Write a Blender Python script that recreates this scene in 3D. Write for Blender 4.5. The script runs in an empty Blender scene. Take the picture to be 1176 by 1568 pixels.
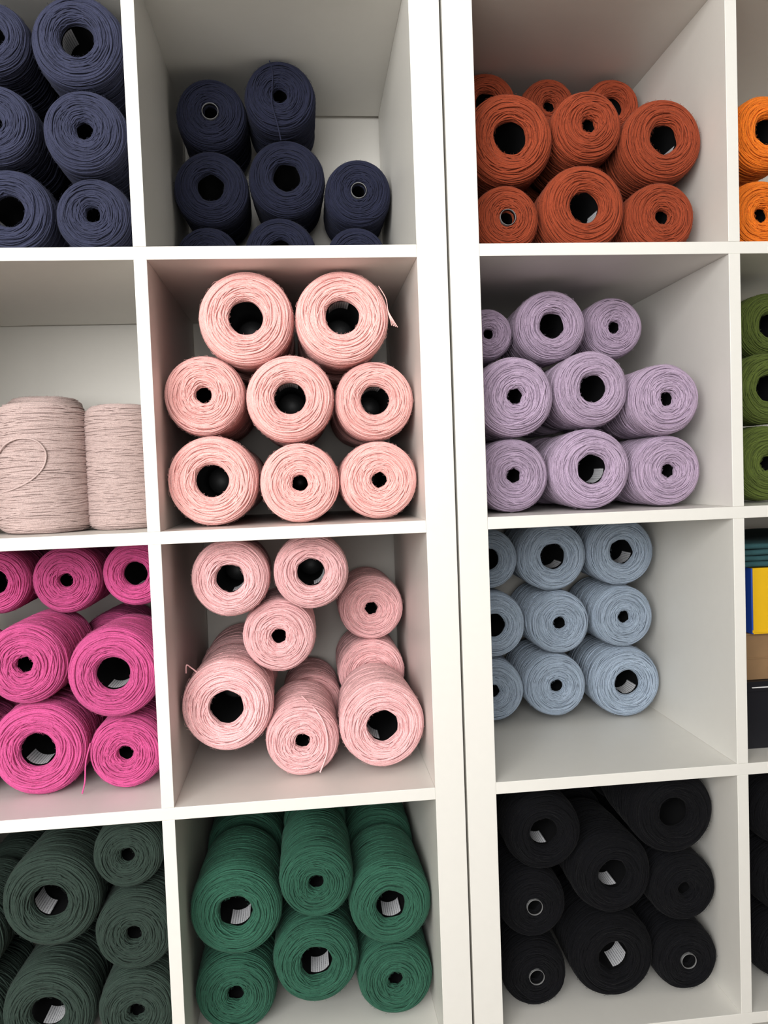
import bpy, bmesh, numpy as np, math, random
from mathutils import Matrix, Vector
sc=bpy.context.scene
col=sc.collection
CM=0.01
# ------------------------------------------------------------------ materials
def newmat(name):
    m=bpy.data.materials.new(name);m.use_nodes=True
    nt=m.node_tree;b=nt.nodes['Principled BSDF'];return m,nt,b
def simple(name,c,rough=.6,bump=0,scale=200,var=0):
    m,nt,b=newmat(name)
    b.inputs['Base Color'].default_value=(*c,1);b.inputs['Roughness'].default_value=rough
    tc=nt.nodes.new('ShaderNodeTexCoord');n=nt.nodes.new('ShaderNodeTexNoise')
    n.inputs['Scale'].default_value=scale;n.inputs['Detail'].default_value=4
    nt.links.new(tc.outputs['Object'],n.inputs['Vector'])
    if bump:
        bp=nt.nodes.new('ShaderNodeBump');bp.inputs['Strength'].default_value=bump;bp.inputs['Distance'].default_value=.001
        nt.links.new(n.outputs['Fac'],bp.inputs['Height']);nt.links.new(bp.outputs['Normal'],b.inputs['Normal'])
    if var:
        mr=nt.nodes.new('ShaderNodeMapRange');mr.inputs['To Min'].default_value=1-var;mr.inputs['To Max'].default_value=1+var
        nt.links.new(n.outputs['Fac'],mr.inputs['Value'])
        vm=nt.nodes.new('ShaderNodeVectorMath');vm.operation='SCALE';vm.inputs[0].default_value=c
        nt.links.new(mr.outputs[0],vm.inputs['Scale']);nt.links.new(vm.outputs[0],b.inputs['Base Color'])
    return m
def yarn(name,c,var=.16):
    m,nt,b=newmat(name)
    at=nt.nodes.new('ShaderNodeAttribute');at.attribute_name='tone'
    mr=nt.nodes.new('ShaderNodeMapRange');mr.inputs['To Min'].default_value=1-var;mr.inputs['To Max'].default_value=1+var*.6
    nt.links.new(at.outputs['Fac'],mr.inputs['Value'])
    tc=nt.nodes.new('ShaderNodeTexCoord')
    n=nt.nodes.new('ShaderNodeTexNoise');n.inputs['Scale'].default_value=900;n.inputs['Detail'].default_value=2
    nt.links.new(tc.outputs['Object'],n.inputs['Vector'])
    mr2=nt.nodes.new('ShaderNodeMapRange');mr2.inputs['From Min'].default_value=.3;mr2.inputs['From Max'].default_value=.7
    mr2.inputs['To Min'].default_value=.82;mr2.inputs['To Max'].default_value=1.15
    nt.links.new(n.outputs['Fac'],mr2.inputs['Value'])
    mu=nt.nodes.new('ShaderNodeMath');mu.operation='MULTIPLY'
    nt.links.new(mr.outputs[0],mu.inputs[0]);nt.links.new(mr2.outputs[0],mu.inputs[1])
    # dye-lot variation between individual cones
    oi=nt.nodes.new('ShaderNodeObjectInfo');mr3=nt.nodes.new('ShaderNodeMapRange')
    mr3.inputs['To Min'].default_value=.92;mr3.inputs['To Max'].default_value=1.06
    nt.links.new(oi.outputs['Random'],mr3.inputs['Value'])
    mu2=nt.nodes.new('ShaderNodeMath');mu2.operation='MULTIPLY'
    nt.links.new(mu.outputs[0],mu2.inputs[0]);nt.links.new(mr3.outputs[0],mu2.inputs[1])
    vm=nt.nodes.new('ShaderNodeVectorMath');vm.operation='SCALE';vm.inputs[0].default_value=c
    nt.links.new(mu2.outputs[0],vm.inputs['Scale']);nt.links.new(vm.outputs[0],b.inputs['Base Color'])
    b.inputs['Roughness'].default_value=.85;b.inputs['Specular IOR Level'].default_value=.2
    b.inputs['Sheen Weight'].default_value=.06;b.inputs['Sheen Roughness'].default_value=.5
    bp=nt.nodes.new('ShaderNodeBump');bp.inputs['Strength'].default_value=.6;bp.inputs['Distance'].default_value=.0007
    nt.links.new(n.outputs['Fac'],bp.inputs['Height']);nt.links.new(bp.outputs['Normal'],b.inputs['Normal'])
    return m
M_shelf=simple('white_laminate',(.80,.78,.735),.42,.04,60,.015)
M_wall=simple('wall_paint',(.66,.64,.60),.8,.1,120,.01)
M_room=simple('grey_wall_paint',(.38,.37,.36),.8,.1,120,.01)
M_ceil=simple('ceiling_paint',(.6,.6,.58),.9,.1,90,.01)
M_floor=simple('floor_laminate',(.26,.22,.18),.5,.1,8,.15)
M_tube=simple('dark_plastic_tube',(.014,.014,.015),.45,.1,300,.1)
M_rim=simple('grey_tube_rim',(.20,.20,.20),.45,.1,300,.05)
def labelmat():
    m,nt,b=newmat('printed_paper_label')
    tc=nt.nodes.new('ShaderNodeTexCoord');sep=nt.nodes.new('ShaderNodeSeparateXYZ');nt.links.new(tc.outputs['UV'],sep.inputs[0])
    w=nt.nodes.new('ShaderNodeMath');w.operation='MULTIPLY';w.inputs[1].default_value=9;nt.links.new(sep.outputs['X'],w.inputs[0])
    fr=nt.nodes.new('ShaderNodeMath');fr.operation='FRACT';nt.links.new(w.outputs[0],fr.inputs[0])
    gt=nt.nodes.new('ShaderNodeMath');gt.operation='GREATER_THAN';gt.inputs[1].default_value=.62;nt.links.new(fr.outputs[0],gt.inputs[0])
    n=nt.nodes.new('ShaderNodeTexNoise');n.inputs['Scale'].default_value=14;mp=nt.nodes.new('ShaderNodeMapping');mp.inputs['Scale'].default_value=(1,4,1)
    nt.links.new(tc.outputs['UV'],mp.inputs[0]);nt.links.new(mp.outputs[0],n.inputs['Vector'])
    g2=nt.nodes.new('ShaderNodeMath');g2.operation='GREATER_THAN';g2.inputs[1].default_value=.47;nt.links.new(n.outputs['Fac'],g2.inputs[0])
    mu=nt.nodes.new('ShaderNodeMath');mu.operation='MULTIPLY';nt.links.new(gt.outputs[0],mu.inputs[0]);nt.links.new(g2.outputs[0],mu.inputs[1])
    mx=nt.nodes.new('ShaderNodeMix');mx.data_type='RGBA';mx.inputs[6].default_value=(.72,.72,.74,1);mx.inputs[7].default_value=(.2,.2,.22,1)
    nt.links.new(mu.outputs[0],mx.inputs[0]);nt.links.new(mx.outputs[2],b.inputs['Base Color']);b.inputs['Roughness'].default_value=.6
    return m
M_label=labelmat()
# ------------------------------------------------------------------ mesh helpers
def mesh_from(name,V,F,mi=None,tone=None,uv=None,smooth=True):
    me=bpy.data.meshes.new(name)
    V=np.asarray(V,np.float32);F=np.asarray(F,np.int32)
    me.vertices.add(len(V));me.vertices.foreach_set('co',V.ravel())
    me.loops.add(F.size);me.loops.foreach_set('vertex_index',F.ravel())
    me.polygons.add(len(F));me.polygons.foreach_set('loop_start',np.arange(0,F.size,4,dtype=np.int32))
    me.polygons.foreach_set('loop_total',np.full(len(F),4,np.int32))
    if mi is not None: me.polygons.foreach_set('material_index',np.asarray(mi,np.int32))
    me.polygons.foreach_set('use_smooth',np.full(len(F),smooth,bool))
    me.update(calc_edges=True);me.validate()
    if tone is not None:
        at=me.attributes.new('tone','FLOAT','POINT');at.data.foreach_set('value',np.asarray(tone,np.float32))
    if uv is not None:
        ul=me.uv_layers.new(name='UVMap');li=np.zeros(len(me.loops),np.int32);me.loops.foreach_get('vertex_index',li)
        ul.data.foreach_set('uv',np.asarray(uv,np.float32)[li].ravel())
    return me
class Acc:
    def __init__(s): s.V=[];s.F=[];s.M=[];s.T=[];s.n=0
    def add(s,V,F,m,t):
        s.V.append(V);s.F.append(F+s.n);s.M.append(np.full(len(F),m));s.T.append(np.full(len(V),t) if np.isscalar(t) else t);s.n+=len(V)
    def mesh(s,name): return mesh_from(name,np.vstack(s.V)*CM,np.vstack(s.F),np.concatenate(s.M),np.concatenate(s.T))
def grid_faces(a,b,closeA,closeB):
    i=np.arange(a if closeA else a-1);j=np.arange(b if closeB else b-1)
    I,J=np.meshgrid(i,j,indexing='ij');I2=(I+1)%a;J2=(J+1)%b
    return np.stack([I*b+J,I*b+J2,I2*b+J2,I2*b+J],-1).reshape(-1,4)
def tube(P,N,rad,sides=5,closed=False):
    """P path pts, N approximate surface normals"""
    if closed: T=np.roll(P,-1,0)-np.roll(P,1,0)
    else: T=np.gradient(P,axis=0)
    T/=np.linalg.norm(T,axis=1,keepdims=True)+1e-9
    B=np.cross(T,N);B/=np.linalg.norm(B,axis=1,keepdims=True)+1e-9
    N2=np.cross(B,T)
    an=np.arange(sides)*2*math.pi/sides
    r=np.asarray(rad).reshape(-1,1,1) if not np.isscalar(rad) else rad
    V=P[:,None,:]+r*(np.cos(an)[None,:,None]*N2[:,None,:]+np.sin(an)[None,:,None]*B[:,None,:])
    return V.reshape(-1,3),grid_faces(len(P),sides,closed,True)
L=16.0;R0=5.5
def profile(rh,taper):
    pts=np.array([(rh+.02,1.7),(rh,1.0),(rh+.12,.45),(rh+.5,.12),(rh+1.1,0),(R0*.72,.05),(R0*.86,.35),(R0*.95,.95),(R0*.99,1.8),(R0,3.2),
      (R0*(1+taper)/2,8.5),(R0*taper,13.6),(R0*taper*.985,14.6),(R0*taper*.93,15.4),(R0*taper*.8,15.85),(R0*taper*.6,16.0),(R0*.42,16.0)],float)
    for _ in range(3):
        a=pts[:-1]*.75+pts[1:]*.25;b=pts[:-1]*.25+pts[1:]*.75
        q=np.empty((2*len(a),2));q[0::2]=a;q[1::2]=b;pts=np.vstack([pts[:1],q,pts[-1:]])
    s=np.r_[0,np.cumsum(np.linalg.norm(np.diff(pts,axis=0),axis=1))]
    d=np.gradient(pts,axis=0);d/=np.linalg.norm(d,axis=1,keepdims=True)
    n=np.stack([d[:,1],-d[:,0]],1)
    return s,pts,n
def build_cone(seed,kind,npoly=0,rhk=1.0,amt=1.0):
    rng=np.random.default_rng(seed)
    stand=kind=='T'
    rh={'B':2.2,'S':1.27,'R':1.25,'T':1.3}[kind]*rhk
    taper={'B':.93,'S':.99,'R':.98,'T':1.04}[kind]
    s,pts,nn=profile(rh,taper);Lt=s[-1]
    f=lambda sv,arr:np.interp(sv,s,arr)
    acc=Acc()
    na=72;sv=np.linspace(.35,Lt,70);th=np.linspace(0,2*math.pi,na,endpoint=False)
    ro=.07 if stand else .12
    r=f(sv,pts[:,0])-ro*f(sv,nn[:,0]);y=f(sv,pts[:,1])-ro*f(sv,nn[:,1])
    V=np.stack([r[:,None]*np.cos(th),np.repeat(y[:,None],na,1),r[:,None]*np.sin(th)],-1).reshape(-1,3)
    acc.add(V,grid_faces(len(sv),na,False,True),0,.4)
    sF=R0-rh+2.2
    def loop(sc_,a,a2,h,np_,sides,rad,poly=0):
        th=np.linspace(0,2*math.pi,np_,endpoint=False)
        p1,p2,p3=rng.uniform(0,2*math.pi,3)
        sv=sc_+a*np.sin(th+p1)+a2*np.sin(2*th+p2)+.05*np.sin(rng.integers(5,9)*th+p3)
        if poly:
            nn_=rng.integers(4,7);w=((th-p1)%(2*math.pi/nn_))-math.pi/nn_
            sv=sv+rh*(1/np.cos(w)-1)*poly
        sv=np.where(sv<.35,.35+(sv-.35)*.25,sv)
        sv=np.clip(sv,.05,Lt-.05)
        nr=f(sv,nn[:,0]);ny=f(sv,nn[:,1])
        hh=h+.045*np.sin(3*th+p3)
        r=f(sv,pts[:,0])+nr*hh;y=f(sv,pts[:,1])+ny*hh
        P=np.stack([r*np.cos(th),y,r*np.sin(th)],1)
        N=np.stack([nr*np.cos(th),ny,nr*np.sin(th)],1)
        V,F=tube(P,N,rad*rng.uniform(.85,1.15),sides,True)
        acc.add(V,F,0,rng.uniform(0,1))
    nf=int(sF/.10)
    for k in range(nf):
        sc_=.5+(sF-.5)*(k+rng.uniform(-.5,.5))/nf
        a=rng.choice([.08,.25,.5,.85],p=[.28,.34,.27,.11])*rng.uniform(.6,1.2)
        a=min(a,.25+max(0,sc_-.5)*.6)
        loop(sc_,a,a*.25,rng.uniform(-.07,.10),88,5,.105)
    for k in range(7):
        loop(.55+.09*k,.08,.05,rng.uniform(-.04,.1),80,5,.10,poly=rng.uniform(.3,.9))
    ns=int((Lt-sF)/(.075 if stand else .12))
    for k in range(ns):
        sc_=sF+(Lt-sF)*(k+rng.uniform(-.5,.5))/ns
        a=rng.uniform(.1,.9) if stand else rng.uniform(.2,1.5)
        a=min(a,max(.2,(sc_-sF)*.6+.3),max(.15,(Lt-sc_)))
        loop(sc_,a,a*.12,rng.uniform(-.04,.05) if stand else rng.uniform(-.07,.08),64,5 if stand else 4,.11 if stand else .12)
    for k in range(260):
        sv0=rng.uniform(.8,sF+3) if not stand else rng.uniform(.8,Lt-1);t0=rng.uniform(0,2*math.pi)
        rr=f(sv0,pts[:,0]);yy=f(sv0,pts[:,1]);nr=f(sv0,nn[:,0]);ny=f(sv0,nn[:,1])
        P0=np.array([rr*math.cos(t0),yy,rr*math.sin(t0)]);N0=np.array([nr*math.cos(t0),ny,nr*math.sin(t0)])
        D=rng.normal(size=3);D-=N0*(D@N0);D/=np.linalg.norm(D);ln=rng.uniform(.3,.8)
        tt=np.linspace(0,1,5)[:,None]
        P=P0+N0*(.10+.24*np.sin(tt*math.pi*.8))+D*ln*tt
        V,F=tube(P,np.repeat(N0[None],5,0),.012,3);acc.add(V,F,0,.8)
    # the yarn pulls the bore slightly out of round
    if npoly:
        ph=rng.uniform(0,6.28);jit=rng.uniform(.2,.8,npoly)*amt
        for V in acc.V:
            r=np.hypot(V[:,0],V[:,2]);t=(np.arctan2(V[:,2],V[:,0])+ph)%(2*math.pi)
            seg=2*math.pi/npoly;w=(t%seg)-seg/2
            dl=rh*(1-math.cos(seg/2)/np.cos(w))*jit[np.minimum((t//seg).astype(int),npoly-1)]
            fall=np.clip(1-(r-rh)/1.4,0,1)**1.3*(V[:,1]<3)
            k=np.maximum(r-dl*fall,.2)/np.maximum(r,1e-6)
            V[:,0]*=k;V[:,2]*=k
    tr=rh+.12
    if kind=='R': prof=np.array([(tr-.02,1.5),(tr-.04,-.06),(tr-.08,-.11),(tr-.15,-.08),(tr-.17,.1)]);m=2
    else: prof=np.array([(tr+.1,1.9),(tr+.08,1.2),(tr,1.15),(tr-.06,1.25),(tr-.08,1.5)]);m=1
    def lathe(prof,m,n=56):
        th=np.linspace(0,2*math.pi,n,endpoint=False)
        V=np.stack([prof[:,0][:,None]*np.cos(th),np.repeat(prof[:,1][:,None],n,1),prof[:,0][:,None]*np.sin(th)],-1).reshape(-1,3)
        acc.add(V,grid_faces(len(prof),n,False,True),m,.5)
    lathe(prof,m)
    e=prof[-1];lathe(np.array([e,(e[0]*.93,8),(e[0]*.88,13),(e[0]*.8,13.3),(.01,13.35)]),1)
    lathe(np.array([(.01,15.2),(e[0]*.8,15.2),(e[0]*.98,15.9),(R0*.45,15.95)]),1)
    return acc.mesh('yarn_cone_%s_%d'%(kind,seed))
meshes={'B':[build_cone(12,'B'),build_cone(13,'B',5,1.03,.55),build_cone(14,'B'),build_cone(15,'B',7,1.03,.8)],
 'S':[build_cone(20,'S'),build_cone(21,'S',5,1.06,.8),build_cone(22,'S',6,1.05),build_cone(23,'S',4,1.04,.6)],
 'R':[build_cone(30+i,'R') for i in range(2)],'T':[build_cone(40+i,'T') for i in range(2)]}
for L_ in meshes.values():
    for me in L_:
        me.materials.append(None);me.materials.append(M_tube);me.materials.append(M_rim)
def label_mesh():
    rr=1.97;th=np.linspace(-.7,.7,14);y=np.linspace(1.6,5.0,6)
    V=np.stack([np.repeat((rr*np.sin(th))[:,None],6,1),np.repeat(y[None],14,0),np.repeat((-rr*np.cos(th))[:,None],6,1)],-1)
    V[...,0]*=(1-.012*(y-1.6));V[...,2]*=(1-.012*(y-1.6))
    U=np.stack(np.meshgrid(np.linspace(0,1,14),np.linspace(0,1,6),indexing='ij'),-1).reshape(-1,2)
    me=mesh_from('core_label',V.reshape(-1,3)*CM,grid_faces(14,6,False,False),uv=U);me.materials.append(M_label);return me
LM=label_mesh()
Y={'navy':yarn('navy_yarn',(.062,.067,.115)),'navy_shaded':yarn('shaded_navy_yarn',(.029,.032,.062)),'rust':yarn('rust_yarn',(.37,.085,.038)),  # second navy is the same yarn with cubby shade put into its colour
 'orange':yarn('orange_yarn',(.80,.24,.03)),'pink':yarn('pink_yarn',(.90,.53,.50)),'lilac':yarn('lilac_yarn',(.50,.395,.51)),
 'olive':yarn('olive_yarn',(.14,.18,.045)),'magenta':yarn('magenta_yarn',(.64,.13,.32)),'rose':yarn('rose_pink_yarn',(.90,.56,.565)),
 'blue':yarn('dusty_blue_yarn',(.35,.41,.49)),'ggreen':yarn('grey_green_yarn',(.052,.078,.064)),'green':yarn('forest_green_yarn',(.050,.150,.102)),
 'black':yarn('black_yarn',(.0062,.0062,.0085)),'blush':yarn('blush_yarn',(.56,.44,.415),.04)}
NM={'navy':'navy_yarn_cone','navy_shaded':'navy_yarn_cone','rust':'rust_yarn_cone','orange':'orange_yarn_cone','pink':'pink_yarn_cone','lilac':'lilac_yarn_cone','olive':'olive_yarn_cone',
 'magenta':'magenta_yarn_cone','rose':'light_pink_yarn_cone','blue':'dusty_blue_yarn_cone','ggreen':'grey_green_yarn_cone','green':'green_yarn_cone','black':'black_yarn_cone','blush':'blush_yarn_cone'}
rnd=random.Random(5)
def cone(c,t,x,y,z,R,label=None,standing=False,sy=1.0):
    me=rnd.choice(meshes[t]);ob=bpy.data.objects.new(NM[c],me);col.objects.link(ob)
    ob.material_slots[0].link='OBJECT';ob.material_slots[0].material=Y[c]
    ob.location=(x*CM,y*CM,z*CM);k=R/(R0+.12);ob.scale=(k,sy,k)
    roll=rnd.uniform(0,6.283)
    if standing:
        ob.rotation_euler=(Matrix.Rotation(-math.pi/2,3,'X')@Matrix.Rotation(roll,3,'Y')).to_euler()
    else: ob.rotation_euler=(0,roll,0)
    if label is not None:
        lb=bpy.data.objects.new('core_label',LM);col.objects.link(lb);lb.parent=ob;lb.rotation_euler=(0,-roll+label,0)
    return ob
# contents of each cubby: type, x, depth, z, radius in cm; '+' = another cone stored behind; l = label angle
CELLS={
'navy':["B -41.6 4 171.4 5.81 + l2","S -41.3 4 160.2 5.26 +","S -41.0 5 150.0 4.83 +","B -52.0 4 171.6 4.52 + l1","S -52.2 4 161.0 4.95 +","B -51.4 5 150.5 5.45 + l.5"],
'navy_shaded':["R -27.2 22 170.7 5.26","S -16.7 20 172.4 5.30","B -27.7 22 159.7 5.6 l.3","B -16.2 22 161.2 5.8","R -5.3 22 159.0 5.1","S -28.6 22 149.2 4.79","B -17.6 22 149.9 5.44","S -5.9 22 149.1 4.68"],
'rust':["B 14.4 6 160.5 6.18","S 25.5 6 162.2 4.88","B 35.8 5 160.0 5.61 l-.6","R 13.6 6 149.6 4.68 +","B 24.3 5 150.8 5.85 + l-.8","S 35.2 5 149.4 4.91 +","B 15.4 22.5 172.8 4.9","S 25.4 22.5 172.4 4.46","B 35.8 22.5 172.4 4.6","S 14.5 22.8 161.5 5","B 25.2 22.8 162 4.8","S 35.6 22.8 161 5.1"],
'orange':["B 50.8 5 161.1 5.14 + l1","S 49.7 5 149.6 4.97 +"],
'pink':["B -22.1 4 136.4 6.15 +","B -9.5 4 136.3 6.2 + l2.9","S -28.1 5 126.6 5.28 +","B -16.8 4 125.8 5.77 + l3","B -5.5 5 125.3 5.3 + l2.9","B -27.4 4 115.3 5.9 +","S -16 4 114.6 5.31 +","S -5.4 4 114.6 5.2 +"],
'lilac':["S 12 12 135.1 3.72","B 20.9 10 135.8 5.1 l1.2","S 31.7 14 136.1 4.54","S 13.8 5 125.3 5.5 +","B 24.8 5 126.1 5.27 +","S 34.9 4 124.3 4.91 +","S 13.5 6 114.5 5.11 +","B 24.4 5 115 5.6 + l-.9","S 35.4 5 114.4 4.95 +"],
'olive':["B 53.9 10 135.2 4.86","B 51 6 125.6 5.07 + l2","S 50.7 6 114.9 5.38 +"],
'magenta':["B -59.2 14 102.2 4.6","S -49.6 14 102.0 4.8","B -40 14 102.5 4.7 l-.8","S -52.7 5 92.2 5.34","B -41.3 4 90.6 6.0 l-.2","B -52 6 80.5 6.29 + l.3","S -40.7 6 79.3 4.94 +","S -63.6 5 90.6 5.0","S -63.4 6 79.4 4.9 +","B -46 22.8 90.5 5"],
'rose':["B -25.9 6 102.1 5.25 l-.8","B -15 6 102.4 5.1 l-.9","S -5.7 22.3 94.3 5.1","S -19.8 9 93.3 5.1","S -6.0 22.3 83.9 5.3","B -27.1 6 84.6 6.15 +","S -17.1 6 79.3 5.05","B -6.1 5 80.9 5.87 l.9","B -15.7 22.8 79.2 4.9"],
'blue':["B 13.1 21 101.3 4.79","B 23.6 21 101.3 5.6 l-.3","B 35 21 101.5 5.5 l-.7","B 13.6 21 90.7 5.3","S 24.4 21 90.5 5.07","S 35.1 21 90.9 5","S 13.3 21 80.1 5.04","S 23.6 21 80.3 5.05","B 35.4 21 80.1 5.7 l-.5"],
'ggreen':["B -51.2 5 60.4 6.38 + l.9","S -41.2 6 65.4 4.7","S -42.2 22.8 67.3 4.8","S -60 22.8 68 4","S -40.6 5 55.1 5.3 +","B -52.3 5 45.3 6.1 + l-.2","S -40.8 5 44.4 5.2 +","S -62.6 5 55.5 5 +","S -63 5 44.3 4.9"],  # the two rear S cones near the top are added to darken gaps
'green':["B -27.1 5 56.7 6.2 + l-.3","S -16 5 59.9 5.1 +","B -5.9 5 55.7 5.7 + l-.1","S -27.7 6 44.7 5.55 +","B -16.5 6 48.1 5.95 + l-.3","S -5.5 6 44.5 5.3 +"],
'black':["B 16.1 5 64.2 5.46 + l.4","B 35.2 5 65.5 6.1 +","B 26 5 57.3 5.8 + l.3","R 14.3 5 53.9 4.8 +","S 36.5 5 54.3 4.9 +","R 14.3 5 43.8 4.66 +","B 25.8 5 45.3 6.1 + l-.8","R 36.7 5 43.9 4.75 +","S 25.8 22.8 68 3.8"],  # last cone is added behind to black out the shaded top gap
}
OB={}
for c,rows in CELLS.items():
    for i,row in enumerate(rows):
        p=row.split();lab=None
        for w in p[5:]:
            if w[0]=='l': lab=float(w[1:])
        x,y,z,R=map(float,p[1:5])
        OB[c,i]=cone(c,p[0],x,y,z,R,lab)
        if '+' in p: cone(c,'S' if p[0]=='B' else 'B',x,22.8,z,R*.97)
for x,z,R,t in [(52,54.1,4.8,'S'),(51.6,44.2,5,'B'),(52,64,4.9,'B')]: cone('black',t,x,5,z,R)
SA=cone('blush','T',-50.3,10.6,109.3+17,6.1,standing=True,sy=17/16)
cone('blush','T',-40.3,11.6,109.3+16.6,4.9,standing=True,sy=16.6/16)
cone('blush','T',-55,27,109.3+19.5,5.9,standing=True,sy=19.5/16)
cone('blush','T',-62.3,9.5,109.3+16.6,5.3,standing=True,sy=16.6/16)
def strand(parent,c,pts,rad=.11):
    pts=np.array(pts,float);n=len(pts);t=np.linspace(0,n-1,n*10)
    P=[]
    for u in t:
        i=min(int(u),n-2);w=u-i
        p0,p1,p2,p3=pts[max(i-1,0)],pts[i],pts[i+1],pts[min(i+2,n-1)]
        P.append(.5*((2*p1)+(-p0+p2)*w+(2*p0-5*p1+4*p2-p3)*w*w+(-p0+3*p1-3*p2+p3)*w**3))
    P=np.array(P)*CM;V,F=tube(P,np.tile([[.31,-.93,.2]],(len(P),1)),rad*CM,6)
    me=mesh_from('loose_strand',V,F,tone=np.full(len(V),.9));me.materials.append(Y[c])
    ob=bpy.data.objects.new('loose_strand',me);col.objects.link(ob)
    bpy.context.view_layer.update();ob.parent=parent;ob.matrix_parent_inverse=parent.matrix_world.inverted();return ob
for k in range(4):
    strand(OB['pink',1],'pink',[(-4.6,4.4,140.2),(-3.7,4.2,138.5),(-3.45,4.2,136.6+.1*k),(-3.2+.12*k,4.0,135.6),(-3.1+.25*k,3.9-.1*k,134.9-.1*k)],.06)
strand(OB['navy_shaded',1],'navy_shaded',[(-18,20.5,177.4),(-17.6,19.8,175),(-17.9,19.7,171),(-17.2,19.7,167.8),(-16.8,20.5,165.8)],.1)
strand(OB['rose',6],'rose',[(-17,9.5,84.7),(-14.9,6.2,83.2),(-13.9,5.7,81),(-13.8,5.7,78),(-14.9,6.0,75)],.11)
strand(OB['magenta',6],'magenta',[(-45.2,6.6,81),(-45.9,6.5,78.5),(-46.1,6.3,76),(-46.5,6.2,74.4)],.11)
strand(OB['rose',5],'rose',[(-31,8,89.3),(-31.8,8,90),(-32.3,7.5,90.5),(-32.5,8,89.3)],.10)
strand(SA,'blush',[(-54.6,6.0,119.6),(-53.2,4.8,120.9),(-51.2,4.3,121.6),(-49.2,4.3,121.2),(-48.2,4.6,119.7),(-48.6,4.5,117.8),(-50.2,4.3,116.2),(-52.4,4.6,115.2),(-54.2,5.6,114.8)],.12)
# ------------------------------------------------------------------ boxes / shelving
def boxes_obj(name,specs,mats,bev=.08,parent=None):
    bm=bmesh.new()
    for x0,x1,y0,y1,z0,z1,mi in specs:
        r=bmesh.ops.create_cube(bm,size=1)
        M=Matrix.Translation(((x0+x1)/2*CM,(y0+y1)/2*CM,(z0+z1)/2*CM))@Matrix.Diagonal(((x1-x0)*CM,(y1-y0)*CM,(z1-z0)*CM,1))
        bmesh.ops.transform(bm,matrix=M,verts=r['verts'])
        fs=list({f for v in r['verts'] for f in v.link_faces})
        for f in fs: f.material_index=mi
        if bev:
            es=list({e for f in fs for e in f.edges})
            bmesh.ops.bevel(bm,geom=es,offset=bev*CM,segments=2,affect='EDGES',profile=.5,material=-1)
    me=bpy.data.meshes.new(name);bm.to_mesh(me);bm.free()
    for m in mats: me.materials.append(m)
    ob=bpy.data.objects.new(name,me);col.objects.link(ob)
    if parent: ob.parent=parent
    return ob
def unit(xl,ncol,zo):
    W=ncol*33.5+(ncol-1)*1.6+7.8;Z=lambda k:3.9+k*35.1
    em=bpy.data.objects.new('cube_shelving_unit',None);col.objects.link(em)
    def pn(nm,*b): boxes_obj(nm,[(*b,0)],[M_shelf],.06,em)
    pn('side_panel_left',xl,xl+3.9,0,39,0,181.6+zo);pn('side_panel_right',xl+W-3.9,xl+W,0,39,0,181.6+zo)
    pn('bottom_panel',xl+3.9,xl+W-3.9,0,39,0,3.9+zo);pn('top_panel',xl+3.9,xl+W-3.9,0,39,177.8+zo,181.6+zo)
    for k in range(1,5): pn('shelf_board',xl+3.9,xl+W-3.9,.03,39,Z(k)-1.6+zo,Z(k)+zo)
    for k in range(5):
        for c in range(1,ncol):
            x=xl+3.9+c*35.1;pn('divider',x-1.6,x,0,39,Z(k)+zo,Z(k)+33.5+zo)
unit(3.9-(3*33.5+3.2+7.8),3,0)
unit(4.21,3,.06)
M_blk=simple('black_card',(.015,.015,.02),.45,.1,100,.1);M_card=simple('brown_cardboard',(.30,.19,.10),.8,.2,60,.1)
M_yel=simple('yellow_print',(.80,.50,.02),.4,.05,100,.03);M_blu=simple('blue_print',(.03,.11,.52),.4,.05,100,.03);M_wht=simple('white_print',(.8,.8,.8),.5)
M_teal=simple('teal_fabric',(.04,.11,.12),.9,.5,250,.15)
F0=74.16
b=boxes_obj('black_storage_box',[(45.7,70,5,33,F0+.02,F0+8.4,0),(45.4,70.3,4.6,33.4,F0+8.4,F0+9.8,0),(46.6,62,4.45,4.65,F0+8.9,F0+9.05,1)],[M_blk,M_wht],.04)
b=boxes_obj('cardboard_box',[(45.9,68,5.5,31,84.0,90.5,0),(45.9,56.9,5.3,31,90.45,90.75,0),(57.1,68,5.3,31,90.45,90.75,0),(45.85,68,5.4,5.55,87,87.2,0)],[M_card,M_wht],.04)
b=boxes_obj('yellow_and_blue_packet',[(46.9,66,4.4,26,90.8,100.2,0),(46.7,46.95,4.5,26,90.82,100.18,1),(46.75,66,4.35,4.5,91.0,91.4,0),(51,58,4.33,4.45,94,98,1)],[M_yel,M_blu],.05)
def folded_cloth(name,x0,x1,y0,y1,z0,n,mat):
    bm=bmesh.new()
    for k in range(n):
        prof=[];h=.85
        for i in range(9):
            a=-math.pi/2-math.pi*i/8;prof.append((y0+h/2+h/2*math.cos(a)+.15*math.sin(k*2.1),z0+h*k+h/2+h*.47*math.sin(a)))
        prof=[(y1,z0+h*k+.03)]+prof+[(y1,z0+h*k+h-.03)]
        rows=[]
        for i in range(15):
            x=x0+(x1-x0)*i/14
            rows.append([bm.verts.new((x*CM,(p[0]+.12*math.sin(i*.9+k))*CM,(p[1]+.03*math.sin(i*1.3+k*2))*CM)) for p in prof])
        for i in range(14):
            for j in range(len(prof)): 
                j2=(j+1)%len(prof);bm.faces.new((rows[i][j],rows[i+1][j],rows[i+1][j2],rows[i][j2]))
        bm.faces.new(rows[0]);bm.faces.new(rows[-1][::-1])
    bmesh.ops.recalc_face_normals(bm,faces=bm.faces)
    me=bpy.data.meshes.new(name);bm.to_mesh(me);bm.free();me.materials.append(mat)
    for p in me.polygons:p.use_smooth=True
    ob=bpy.data.objects.new(name,me);col.objects.link(ob)
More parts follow.
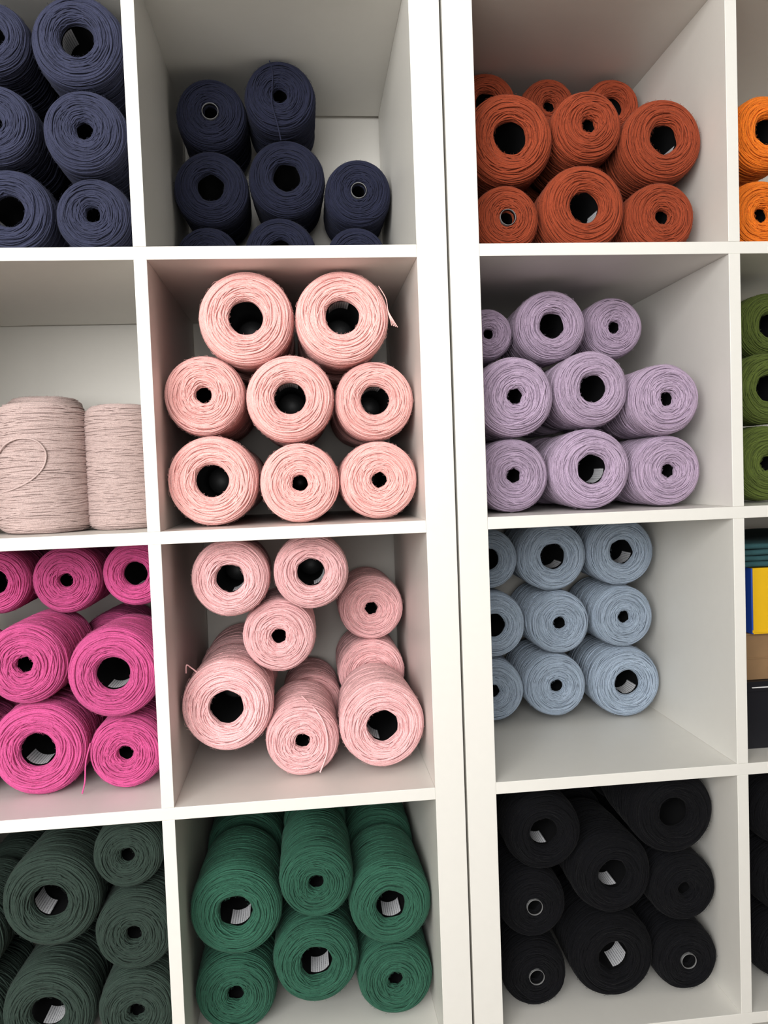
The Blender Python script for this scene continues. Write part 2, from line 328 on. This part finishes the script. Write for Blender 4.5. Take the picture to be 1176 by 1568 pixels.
folded_cloth('folded_teal_cloth',45.2,66,4.2,28,100.3,4,M_teal)
# ------------------------------------------------------------------ room shell
XL,XR,YF,YB,H=-260,260,-245,40.2,270
def shell(name,s,m): return boxes_obj(name,[(*t,0) for t in s],[m],0)
shell('floor',[(XL-10,XR+10,YF-10,YB+10,-10,0)],M_floor)
shell('ceiling',[(XL-10,XR+10,YF-10,YB+10,H,H+10)],M_ceil)
shell('wall_back',[(XL-10,XR+10,YB,YB+10,0,H)],M_wall)
shell('wall_right',[(XR,XR+10,YF,YB,0,H)],M_room)
shell('wall_left',[(XL-10,XL,YF,YB,0,H)],M_room)
wx0,wx1,wz0,wz1=-250,10,90,255
shell('wall_front',[(XL-10,wx0,YF-10,YF,0,H),(wx1,XR+10,YF-10,YF,0,H),(wx0,wx1,YF-10,YF,0,wz0),(wx0,wx1,YF-10,YF,wz1,H)],M_room)
shell('window_1',[(wx0,wx0+5,YF-8,YF-3,wz0,wz1),(wx1-5,wx1,YF-8,YF-3,wz0,wz1),(wx0+5,wx1-5,YF-8,YF-3,wz0,wz0+5),(wx0+5,wx1-5,YF-8,YF-3,wz1-5,wz1),(-122,-118,YF-8,YF-3,wz0+5,wz1-5)],M_shelf)
shell('baseboard_back',[(XL,-105,YB-1.5,YB,0,8),(115,XR,YB-1.5,YB,0,8)],M_shelf)
# ------------------------------------------------------------------ light
la=bpy.data.lights.new('window_daylight','AREA');la.shape='RECTANGLE';la.size=2.55;la.size_y=1.6;la.energy=116;la.color=(1,.99,.97)
lo=bpy.data.objects.new('window_daylight',la);col.objects.link(lo);lo.location=((wx0+wx1)/2*CM,(YF-12)*CM,(wz0+wz1)/2*CM);lo.rotation_euler=(math.radians(90),0,0)
w=bpy.data.worlds.new('world');sc.world=w;w.use_nodes=True;bg=w.node_tree.nodes['Background'];bg.inputs[0].default_value=(.85,.92,1,1);bg.inputs[1].default_value=1.0
# ------------------------------------------------------------------ camera
yaw,p,ro=.0978,-.0457,-.037
f=Vector((math.sin(yaw)*math.cos(p),math.cos(yaw)*math.cos(p),math.sin(p)))
r0=Vector((math.cos(yaw),-math.sin(yaw),0));u0=r0.cross(f)
r=math.cos(ro)*r0+math.sin(ro)*u0;u=-math.sin(ro)*r0+math.cos(ro)*u0
cam=bpy.data.cameras.new('camera');cam.sensor_width=36;cam.lens=27.46;cam.clip_start=.02
co=bpy.data.objects.new('camera',cam);col.objects.link(co);sc.camera=co
Mx=Matrix.Identity(4)
for i in range(3): Mx[i][0]=r[i];Mx[i][1]=u[i];Mx[i][2]=-f[i]
Mx.translation=Vector((-15.167,-99.526,115.071))*CM
co.matrix_world=Mx
sc.view_settings.view_transform='Standard';sc.view_settings.exposure=0;sc.view_settings.gamma=.86
